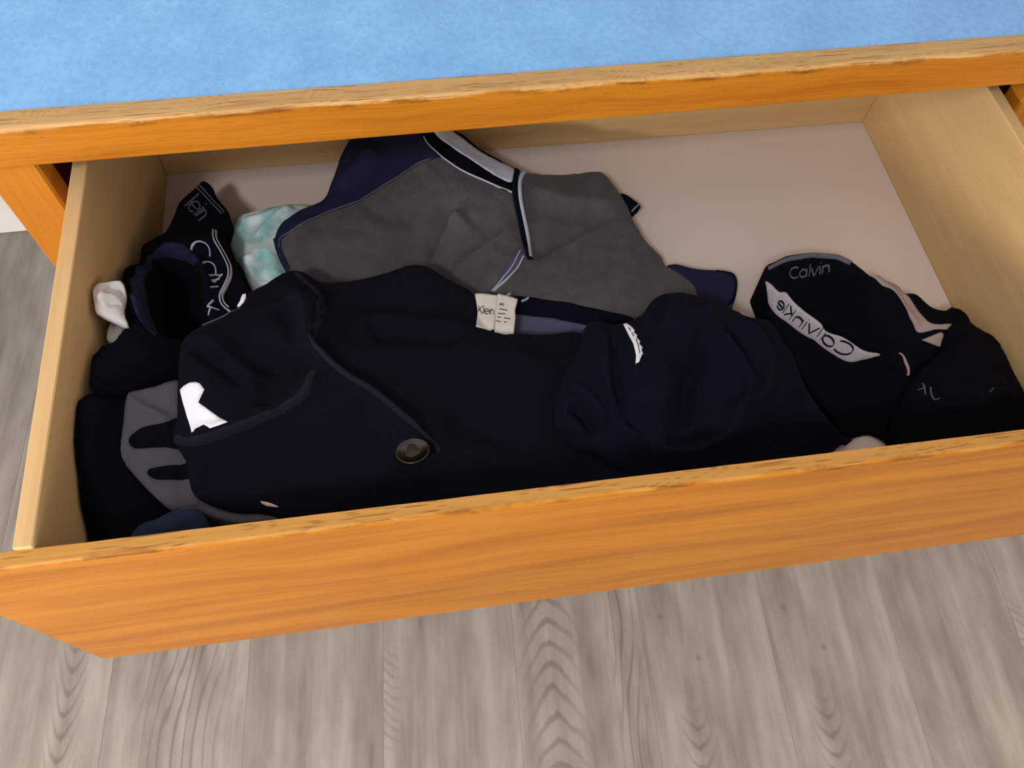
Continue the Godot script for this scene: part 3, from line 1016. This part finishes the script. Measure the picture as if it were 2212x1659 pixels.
	# grey lined garment
	var liner := drape("grey_lined_garment", "charcoal grey lining of a dark garment, showing left of the black shirt", "clothing",
		[-3371, 1500, 1050, -3296, 1478, 1040, -3201, 1458, 1030, -3039, 1416, 1020, -2845, 1535, 960, -2550, 1852, 700, -2114, 2192, 600, -2054, 2434, 620, -2346, 2441, 680, -2589, 2454, 740, -2727, 2430, 770, -2870, 2378, 790, -3007, 2302, 820, -3100, 2326, 830, -3144, 2292, 850, -3280, 2141, 920, -3355, 2043, 950, -3416, 1966, 980, -3431, 1928, 990, -3410, 1798, 1010, -3391, 1650, 1030],
		[-3214, 1611, 980, -3283, 1796, 1010, -3170, 2021, 940, -3011, 2171, 840, -2831, 1681, 880, -2670, 2203, 720],
		[["s", [-3388, 1516, -3298, 1564, -3183, 1640, -3063, 1703], 0.0120, 0.0050], ["r", [-3352, 1840, -3250, 1834, -3116, 1832], 0.0070, -0.0060], ["r", [-3235, 2084, -3131, 2081, -2998, 2077], 0.0060, -0.0060], ["r", [-3108, 1617, -3090, 1522, -3055, 1435], 0.0050, 0.0030], ["r", [-3122, 2185, -2925, 2276, -2720, 2339, -2543, 2371], 0.0060, -0.0030]], 0.0030, 0.0060, 0.0008)
	body(liner, "lining", mats.grey_dark, 0.0028, 0.0300)
	patch(liner, "black_pleat", [-3344, 1872, -3329, 1808, -3284, 1777, -3216, 1759, -3129, 1746, -3048, 1704, -3020, 1853, -3033, 1920, -3101, 1915, -3175, 1906, -3258, 1914, -3322, 1906], true, 0.0010, mats.black, 0.0020)
	patch(liner, "black_pleat", [-3235, 2084, -3213, 2047, -3152, 2034, -3056, 2026, -2953, 2027, -2941, 2138, -2999, 2120, -3104, 2114, -3175, 2112, -3215, 2104], true, 0.0010, mats.black, 0.0020)
	# black shirt
	var tee := drape("black_shirt", "large black shirt spread across the middle, white angular print and a white neck label", "shirt",
		[-2641, 619, 860, -2475, 496, 830, -2315, 370, 800, -2214, 363, 770, -2078, 443, 720, -1800, 432, 680, -1557, 374, 660, -1311, 300, 640, -1192, 340, 630, -1080, 419, 610, -965, 503, 590, -852, 599, 580, -831, 741, 560, -795, 915, 540, -690, 993, 530, -531, 1005, 520, -294, 1042, 520, -61, 1038, 520, 122, 1110, 500, 282, 1459, 500, 377, 1888, 500, 360, 2380, 560, -128, 2498, 600, -810, 2504, 610, -1473, 2513, 630, -2114, 2515, 660, -2342, 2455, 700, -2488, 2404, 750, -2723, 2361, 790, -2864, 2300, 820, -2952, 2240, 860, -2975, 2146, 920, -2986, 2023, 970, -3020, 1961, 1010, -3046, 1916, 1040, -3055, 1847, 1060, -3029, 1768, 1070, -3025, 1613, 1080, -3024, 1451, 1100, -3019, 1256, 1120, -3002, 1158, 1120, -2972, 1094, 1100, -2884, 979, 1030, -2761, 861, 960, -2673, 760, 900],
		[-1451, 2118, 810, -2497, 981, 950, -2759, 1336, 1060, -2841, 1697, 1060, -2366, 1582, 940, -2045, 1344, 860, -2055, 1776, 880, -2501, 2088, 900, -1744, 1975, 830, -1803, 684, 640, -1314, 635, 620, -988, 1120, 620, -1532, 1068, 640, -657, 1415, 620, -1063, 1790, 660, -360, 1847, 600, -1115, 2259, 720, -1774, 2324, 740, -2242, 681, 840, -2732, 1955, 980],
		[["s", [-2198, 457, -2078, 577, -2044, 681, -2051, 807, -2110, 966, -2138, 1073, -2077, 1201, -1900, 1412, -1669, 1596, -1444, 1855, -1277, 2042, -1249, 2151], 0.0300, 0.0135], ["r", [-2995, 1186, -2878, 1253, -2724, 1389, -2572, 1545], 0.0050, -0.0105], ["r", [-2982, 1119, -2855, 1175, -2650, 1297, -2482, 1526], 0.0090, 0.0060], ["r", [-2733, 1149, -2539, 1262, -2289, 1329, -2060, 1327], 0.0130, -0.0135], ["r", [-2477, 1268, -2391, 1559, -2484, 1738], 0.0120, -0.0075], ["r", [-3061, 1880, -2994, 1912, -2877, 1905, -2665, 1853, -2485, 1780, -2304, 1658, -2143, 1535, -2108, 1360], 0.0065, 0.0075], ["r", [-2386, 523, -2194, 735, -2099, 939, -2154, 1121], 0.0090, 0.0060], ["r", [-2400, 767, -2271, 982, -2232, 1205], 0.0080, -0.0060], ["r", [-1806, 1122, -1767, 902, -1700, 815, -1519, 858, -1155, 945, -785, 993], 0.0070, 0.0075], ["r", [-2027, 1331, -1848, 1244, -1607, 1152, -1177, 1174, -634, 1262, -212, 1433], 0.0130, 0.0075], ["r", [-1737, 1003, -1347, 1066, -958, 1192], 0.0090, -0.0060], ["r", [-1201, 1794, -907, 1944, -575, 2066], 0.0100, -0.0060], ["r", [-2923, 2086, -2629, 2168, -2239, 2223], 0.0120, -0.0060], ["r", [-1851, 1706, -1732, 1896, -1626, 2169], 0.0140, -0.0060]], 0.0040, 0.0080, 0.0012)
	body(tee, "fabric", mats.tee, 0.0033, 0.0300)
	strip(tee, "neckband", [-2249, 407, -2133, 564, -2054, 720, -2044, 766, -2075, 951, -2122, 1086, -2063, 1260, -1901, 1460, -1675, 1645, -1455, 1895, -1295, 2038, -1264, 2110], 0.0046, 0.0005, 0.0007, mats.tee_band)
	strip(tee, "sleeve_hem", [-3034, 1888, -2973, 1931, -2841, 1936, -2661, 1886, -2473, 1813, -2313, 1720, -2161, 1604, -2108, 1429], 0.0055, 0.0003, 0.0005, mats.tee_band)
	strip(tee, "shirt_edge", [-2890, 1001, -2754, 886, -2663, 760], 0.0024, 0.0002, 0.0004, mats.dim_thread)
	patch(tee, "white_print", [-3000, 1555, -2973, 1530, -2928, 1509, -2894, 1507, -2867, 1519, -2836, 1567, -2876, 1660, -2670, 1842, -2786, 1878, -2838, 1828, -2890, 1863, -2893, 1880, -2908, 1888, -2948, 1765, -2977, 1654], false, 0.0004, mats.print_white, 0.0025)
	var nl := patch(tee, "neck_label", [-833, 630, -741, 643, -641, 657, -675, 794, -716, 959, -800, 960, -865, 963, -828, 784], false, 0.0015, mats.tag, 0.0020)
	var cl := patch(tee, "care_label", [-645, 652, -554, 677, -483, 707, -520, 803, -528, 883, -558, 1008, -634, 1002, -715, 978, -683, 828], false, 0.0030, mats.tag, 0.0020)
	lettering(tee, "label_lettering", "Klein", [-828, 814, -756, 826, -670, 846], [12, -68], 0.00520, 0.00060, mats.ink, 0.0019, nl)
	strokes(tee, "label_lettering", [[-641, 769, -637, 743, -628, 761, -614, 744, -618, 774], [-652, 795, -584, 811], [-668, 833, -608, 845], [-677, 868, -647, 874], [-624, 880, -572, 893], [-693, 903, -656, 914], [-629, 916, -607, 922]], 0.00070, mats.ink, 0.0033, cl)
	strokes(tee, "loose_thread", [[-575, 663, -559, 655, -533, 642], [-454, 718, -420, 707, -387, 692]], 0.00050, mats.thread, 0.0025)
	patch(tee, "tag_corner", [-2521, 2326, -2483, 2332, -2444, 2346, -2404, 2367, -2440, 2365, -2490, 2353], true, 0.0007, mats.tag_pink, 0.0015)
	# white sock
	var sock := drape("white_sock", "small crumpled white sock wedged against the drawer's left side", "sock",
		[-3615, 723, 1220, -3604, 677, 1210, -3593, 643, 1190, -3548, 621, 1170, -3460, 597, 1140, -3427, 685, 1130, -3434, 794, 1140, -3407, 917, 1150, -3380, 985, 1140, -3397, 1003, 1140, -3447, 989, 1170, -3521, 953, 1200, -3573, 926, 1210, -3592, 851, 1220],
		[-3562, 747, 1210, -3546, 876, 1220, -3473, 797, 1180, -3445, 940, 1180],
		[["r", [-3539, 703, -3488, 699, -3444, 677], 0.0050, -0.0070], ["r", [-3571, 841, -3513, 798, -3439, 757], 0.0025, 0.0040], ["r", [-3511, 860, -3470, 831, -3430, 814], 0.0022, -0.0030], ["r", [-3547, 720, -3521, 814, -3547, 857], 0.0025, 0.0030]], 0.0020, 0.0030, 0.0006)
	body(sock, "fabric", mats.sock, 0.0016, 0.0100)
	# sock end
	var sock_end := drape("sock_end", "", "",
		[-3572, 851, 980, -3521, 873, 980, -3466, 900, 980, -3480, 967, 980, -3513, 1035, 980, -3561, 1035, 990, -3583, 1005, 990],
		[-3519, 955, 1000],
		[], 0.0020, 0.0040, 0.0004, sock.node)
	body(sock_end, "sock_toe", mats.sock, 0.0018, 0.0120)
	# navy garment
	var crumple := drape("navy_garment", "crumpled navy garment twisted into a swirl, white stitched emblem on its left", "clothing",
		[-21, 1144, 700, 94, 1047, 680, 250, 1083, 640, 482, 1047, 680, 564, 961, 700, 650, 892, 700, 835, 862, 680, 1074, 936, 660, 1260, 1005, 600, 1433, 1064, 520, 1671, 1078, 420, 1737, 1488, 400, 1806, 1793, 380, 1936, 2032, 300, 2155, 2128, 140, 2048, 2156, 120, 1860, 2258, 100, 1478, 2366, 180, 813, 2437, 420, 270, 2461, 560, 5, 2341, 620, -116, 2203, 680, -247, 2153, 690, -316, 2085, 700, -391, 2025, 720, -388, 1893, 740, -341, 1739, 750, -208, 1488, 750, -81, 1309, 720],
		[694, 1702, 620, 312, 1865, 860, 177, 1517, 840, 35, 1800, 800, 1041, 1371, 780, 1212, 1695, 720, 1017, 2026, 620, 440, 2196, 720, -245, 1883, 800, 1521, 1980, 400, 1281, 2177, 360, 701, 1296, 860, 860, 1825, 580, 200, 2166, 720, -39, 1568, 760],
		[["s", [169, 1838, 239, 1680, 388, 1511, 577, 1223, 731, 987], 0.0160, 0.0144], ["r", [126, 1133, 98, 1382, 68, 1564, 40, 1876, 114, 2109, 299, 2287], 0.0050, 0.0126], ["r", [171, 1237, 95, 1661, 85, 1980, 202, 2167], 0.0050, -0.0108], ["r", [1189, 1106, 1432, 1351, 1449, 1608, 1330, 1814, 1099, 2003, 848, 2062], 0.0070, 0.0108], ["r", [1013, 1089, 793, 1590, 713, 1679, 621, 1970, 393, 2146], 0.0070, -0.0144], ["r", [1047, 1003, 908, 1387, 819, 1507], 0.0070, 0.0090], ["r", [994, 1311, 1074, 1501, 1198, 1768, 1127, 1919, 948, 2024], 0.0050, 0.0108], ["r", [1088, 1228, 1195, 1537, 1256, 1789, 1100, 2010], 0.0050, -0.0090], ["r", [254, 2257, 429, 2296, 618, 2272, 950, 2155, 1107, 2029], 0.0060, 0.0126], ["r", [361, 2213, 619, 2214, 888, 2090], 0.0060, -0.0108], ["r", [-299, 1717, -183, 1745, -90, 1899, -30, 2074], 0.0060, 0.0090], ["r", [-270, 1836, -186, 1944, -102, 2096], 0.0050, -0.0090], ["r", [57, 1113, 23, 1421, -67, 1698], 0.0060, 0.0072], ["r", [-366, 2022, -277, 1990, -200, 2113], 0.0050, 0.0072], ["r", [1733, 1307, 1617, 1728, 1331, 2055], 0.0090, 0.0072], ["r", [461, 1474, 502, 1729, 395, 2029], 0.0100, 0.0072]], 0.0040, 0.0080, 0.0010)
	body(crumple, "fabric", mats.navy, 0.0028, 0.0300)
	var em := patch(crumple, "stitched_emblem", [311, 1126, 336, 1116, 362, 1192, 370, 1236, 356, 1257, 372, 1300, 357, 1326, 372, 1375, 357, 1405, 372, 1442, 356, 1474, 360, 1513, 317, 1579, 267, 1622, 298, 1524, 312, 1392, 310, 1254], false, 0.0007, mats.print_white, 0.0020)
	strokes(crumple, "emblem_lettering", [[334, 1187, 337, 1236], [338, 1257, 341, 1309], [344, 1346, 342, 1429, 329, 1506]], 0.00060, mats.ink_dark, 0.0010, em)
	# black briefs
	var briefs := drape("black_briefs", "black briefs with an open waistband, pale grey lettered band turned outward", "underwear",
		[1722, 594, 520, 1852, 528, 520, 1980, 486, 520, 2215, 476, 520, 2396, 517, 520, 2499, 590, 520, 2600, 693, 500, 2696, 765, 460, 2821, 783, 410, 2949, 897, 380, 3129, 898, 310, 3224, 1054, 310, 3329, 1086, 310, 3377, 1070, 330, 3435, 1142, 360, 3458, 1256, 360, 3372, 1502, 250, 3060, 1894, 200, 2783, 2137, 140, 2496, 2211, 80, 2442, 2139, 60, 2360, 2073, 50, 2260, 2073, 50, 2129, 2092, 80, 2018, 1869, 140, 1898, 1563, 180, 1791, 1308, 240, 1742, 1043, 280, 1722, 897, 320, 1713, 719, 420],
		[2258, 641, 260, 2499, 858, 240, 2646, 1067, 230, 1997, 1196, 270, 2295, 1466, 240, 2304, 1737, 160, 2505, 1761, 160, 2915, 935, 340, 2963, 1298, 320, 2800, 1333, 240, 2798, 939, 380, 2890, 1209, 330, 3199, 1230, 380],
		[["r", [1657, 657, 1717, 704, 1805, 840, 1933, 1028, 2059, 1221, 2213, 1338, 2374, 1457, 2543, 1514, 2707, 1545], 0.0070, 0.0190], ["r", [2763, 819, 2892, 971, 2921, 1172, 2964, 1290], 0.0040, 0.0040], ["r", [2728, 1448, 2800, 1530, 2797, 1661], 0.0040, 0.0030], ["r", [2499, 1515, 2805, 1445, 2958, 1585], 0.0080, 0.0030]], 0.0030, 0.0050, 0.0006)
	body(briefs, "fabric", mats.black, 0.0019, 0.0600)
	var ob := patch(briefs, "outer_band", [1709, 707, 1788, 859, 2079, 874, 2054, 1226, 2207, 1343, 2358, 1470, 2498, 1509, 2389, 1512, 2270, 1487, 2128, 1379, 1967, 1225, 1847, 1057, 1758, 946, 1715, 846], true, 0.0016, mats.band_grey, 0.0016)
	lettering(briefs, "band_lettering", "Calvin", [2257, 1464, 2126, 1366, 1966, 1207, 1847, 1039, 1764, 928, 1727, 844], [38, -36], 0.01600, 0.00085, mats.ink_dark, 0.0021, ob)
	lettering(briefs, "band_lettering", "Kle", [1858, 1055, 1803, 972, 1751, 893, 1719, 806], [35, -30], 0.01050, 0.00080, mats.ink_dark, 0.0021, ob)
	strip(briefs, "band_piping", [1745, 607, 1902, 537, 2021, 509, 2222, 497, 2399, 541, 2508, 623], 0.0030, 0.0006, 0.0003, mats.dim_thread)
	lettering(briefs, "inner_lettering", "Calvin", [1987, 639, 2160, 612, 2307, 607, 2429, 640, 2549, 690], [-6, -65], 0.01100, 0.00090, mats.dim_thread, 0.0008)
	patch(briefs, "nude_lining", [2696, 764, 2820, 784, 2913, 854, 2950, 899, 2995, 947, 3018, 1015, 3025, 1120, 3050, 1222, 3079, 1252, 3143, 1274, 3267, 1284, 3261, 1320, 3173, 1319, 3096, 1306, 3027, 1310, 2962, 1301, 2930, 1252, 2907, 1176, 2906, 1056, 2883, 961, 2800, 879], true, 0.0012, mats.nude, 0.0020)
	patch(briefs, "inner_lining", [2971, 1367, 3048, 1354, 3136, 1337, 3164, 1363, 3184, 1398, 3165, 1440, 3139, 1467, 3053, 1424], false, 0.0005, mats.nude, 0.0025)
	strip(briefs, "lining_edge", [2766, 1440, 2781, 1505, 2792, 1590, 2782, 1648], 0.0020, 0.0004, 0.0003, mats.nude)
	# black garment
	var right_roll := drape("black_garment", "rounded black garment against the drawer's right side, small grey letters on it", "underwear",
		[3150, 1367, 440, 3257, 1276, 440, 3379, 1190, 420, 3421, 1268, 400, 3512, 1336, 370, 3592, 1442, 380, 3598, 1623, 400, 3590, 1803, 400, 3595, 1942, 400, 3591, 2149, 400, 3567, 2379, 360, 3326, 2515, 320, 2817, 2455, 280, 2538, 2339, 140, 2463, 2203, 110, 2504, 2012, 220, 2628, 1861, 320, 2762, 1700, 400, 2947, 1601, 440, 3070, 1500, 460],
		[3074, 1807, 600, 2818, 2095, 480, 3218, 2070, 500, 2733, 1872, 400, 3295, 1666, 540],
		[["r", [3296, 1327, 3048, 1677, 2850, 1986], 0.0080, 0.0040], ["r", [3052, 1851, 2945, 2127, 2828, 2297], 0.0100, -0.0040], ["r", [3411, 1951, 3133, 2035, 2987, 2190], 0.0090, 0.0040]], 0.0040, 0.0080, 0.0008)
	body(right_roll, "fabric", mats.black, 0.0030, 0.0600)
	strokes(right_roll, "print_lettering", [[2699, 1862, 2724, 1863, 2750, 1864], [2747, 1821, 2740, 1868, 2726, 1925], [2773, 1879, 2759, 1927, 2754, 1965, 2761, 1996, 2789, 1998]], 0.00090, mats.dim_thread, 0.0003)
	strokes(right_roll, "print_lettering", [[3135, 2042, 3188, 2011]], 0.00080, mats.dim_thread, 0.0003)
	# blue grey cloth
	var denim := drape("blue_grey_cloth", "blue-grey coarse cloth corner in the front left of the drawer", "clothing",
		[-3340, 2553, 920, -3316, 2487, 920, -3279, 2432, 920, -3165, 2398, 910, -3113, 2373, 910, -3067, 2356, 900, -3005, 2334, 890, -2948, 2337, 870, -2911, 2355, 860, -2885, 2384, 840, -2864, 2465, 820, -2899, 2566, 800, -3137, 2611, 840, -3319, 2611, 900],
		[-3107, 2492, 950, -2969, 2440, 930],
		[["r", [-3181, 2425, -3158, 2509, -3197, 2569], 0.0040, 0.0020], ["r", [-3036, 2378, -2983, 2455, -3002, 2523], 0.0040, 0.0020]], 0.0030, 0.0050, 0.0008)
	body(denim, "fabric", mats.denim, 0.0024, 0.0200)
	strip(denim, "hem_stitching", [-3014, 2349, -2972, 2347, -2926, 2356], 0.0010, 0.0004, 0.0003, mats.slate)
	# white cloth scrap
	var scrap := drape("white_cloth_scrap", "tiny bright white cloth corner poking out beside the black shirt's upper left edge", "clothing",
		[-2646, 637, 880, -2621, 631, 880, -2617, 675, 880, -2631, 723, 890, -2663, 761, 900, -2680, 759, 900, -2660, 703, 890],
		[-2636, 699, 900],
		[], 0.0010, 0.0020, 0.0001)
	body(scrap, "fabric", mats.print_white, 0.0012, 0.0050)
	coin(Vector3(-0.1451, 0.0834, 0.2135))

func coin(at: Vector3):
	var t := thing("coin", "silver coin lying on the black shirt near the drawer front", "coin", at.rotated(Vector3.UP, PULL) + Vector3(0, FLOOR_IN + 0.0062, 0), PULL)
	t.rotation.x = deg_to_rad(-20.0)
	t.rotation.z = deg_to_rad(3.0)
	var r := 0.01213
	put("disc", lathe([Vector2(0, 0), Vector2(r - 0.0004, 0), Vector2(r, 0.0003), Vector2(r, 0.00145), Vector2(r - 0.0003, 0.00175), Vector2(r - 0.0011, 0.00175), Vector2(r - 0.0014, 0.00145), Vector2(0, 0.0015)], 64), mats.coin, t)
	# a worn raised head in profile
	var st := SurfaceTool.new()
	st.begin(Mesh.PRIMITIVE_TRIANGLES)
	var rows := 10
	for i in rows + 1:
		for k in 25:
			var a := TAU * k / 24.0
			var f := float(i) / rows
			var rr := 0.0058 * (1.0 + 0.12 * sin(3.0 * a + 0.6) + 0.06 * sin(5.0 * a)) * f
			st.add_vertex(Vector3(cos(a) * rr * 0.85, 0.0015 + 0.00012 * (1.0 - f * f), sin(a) * rr * 1.1))
	for i in rows:
		for k in 24:
			var v := i * 25 + k
			for q in [v, v + 1, v + 25, v + 1, v + 26, v + 25]:
				st.add_index(q)
	st.generate_normals()
	put("raised_head", st.commit(), mats.coin, t)
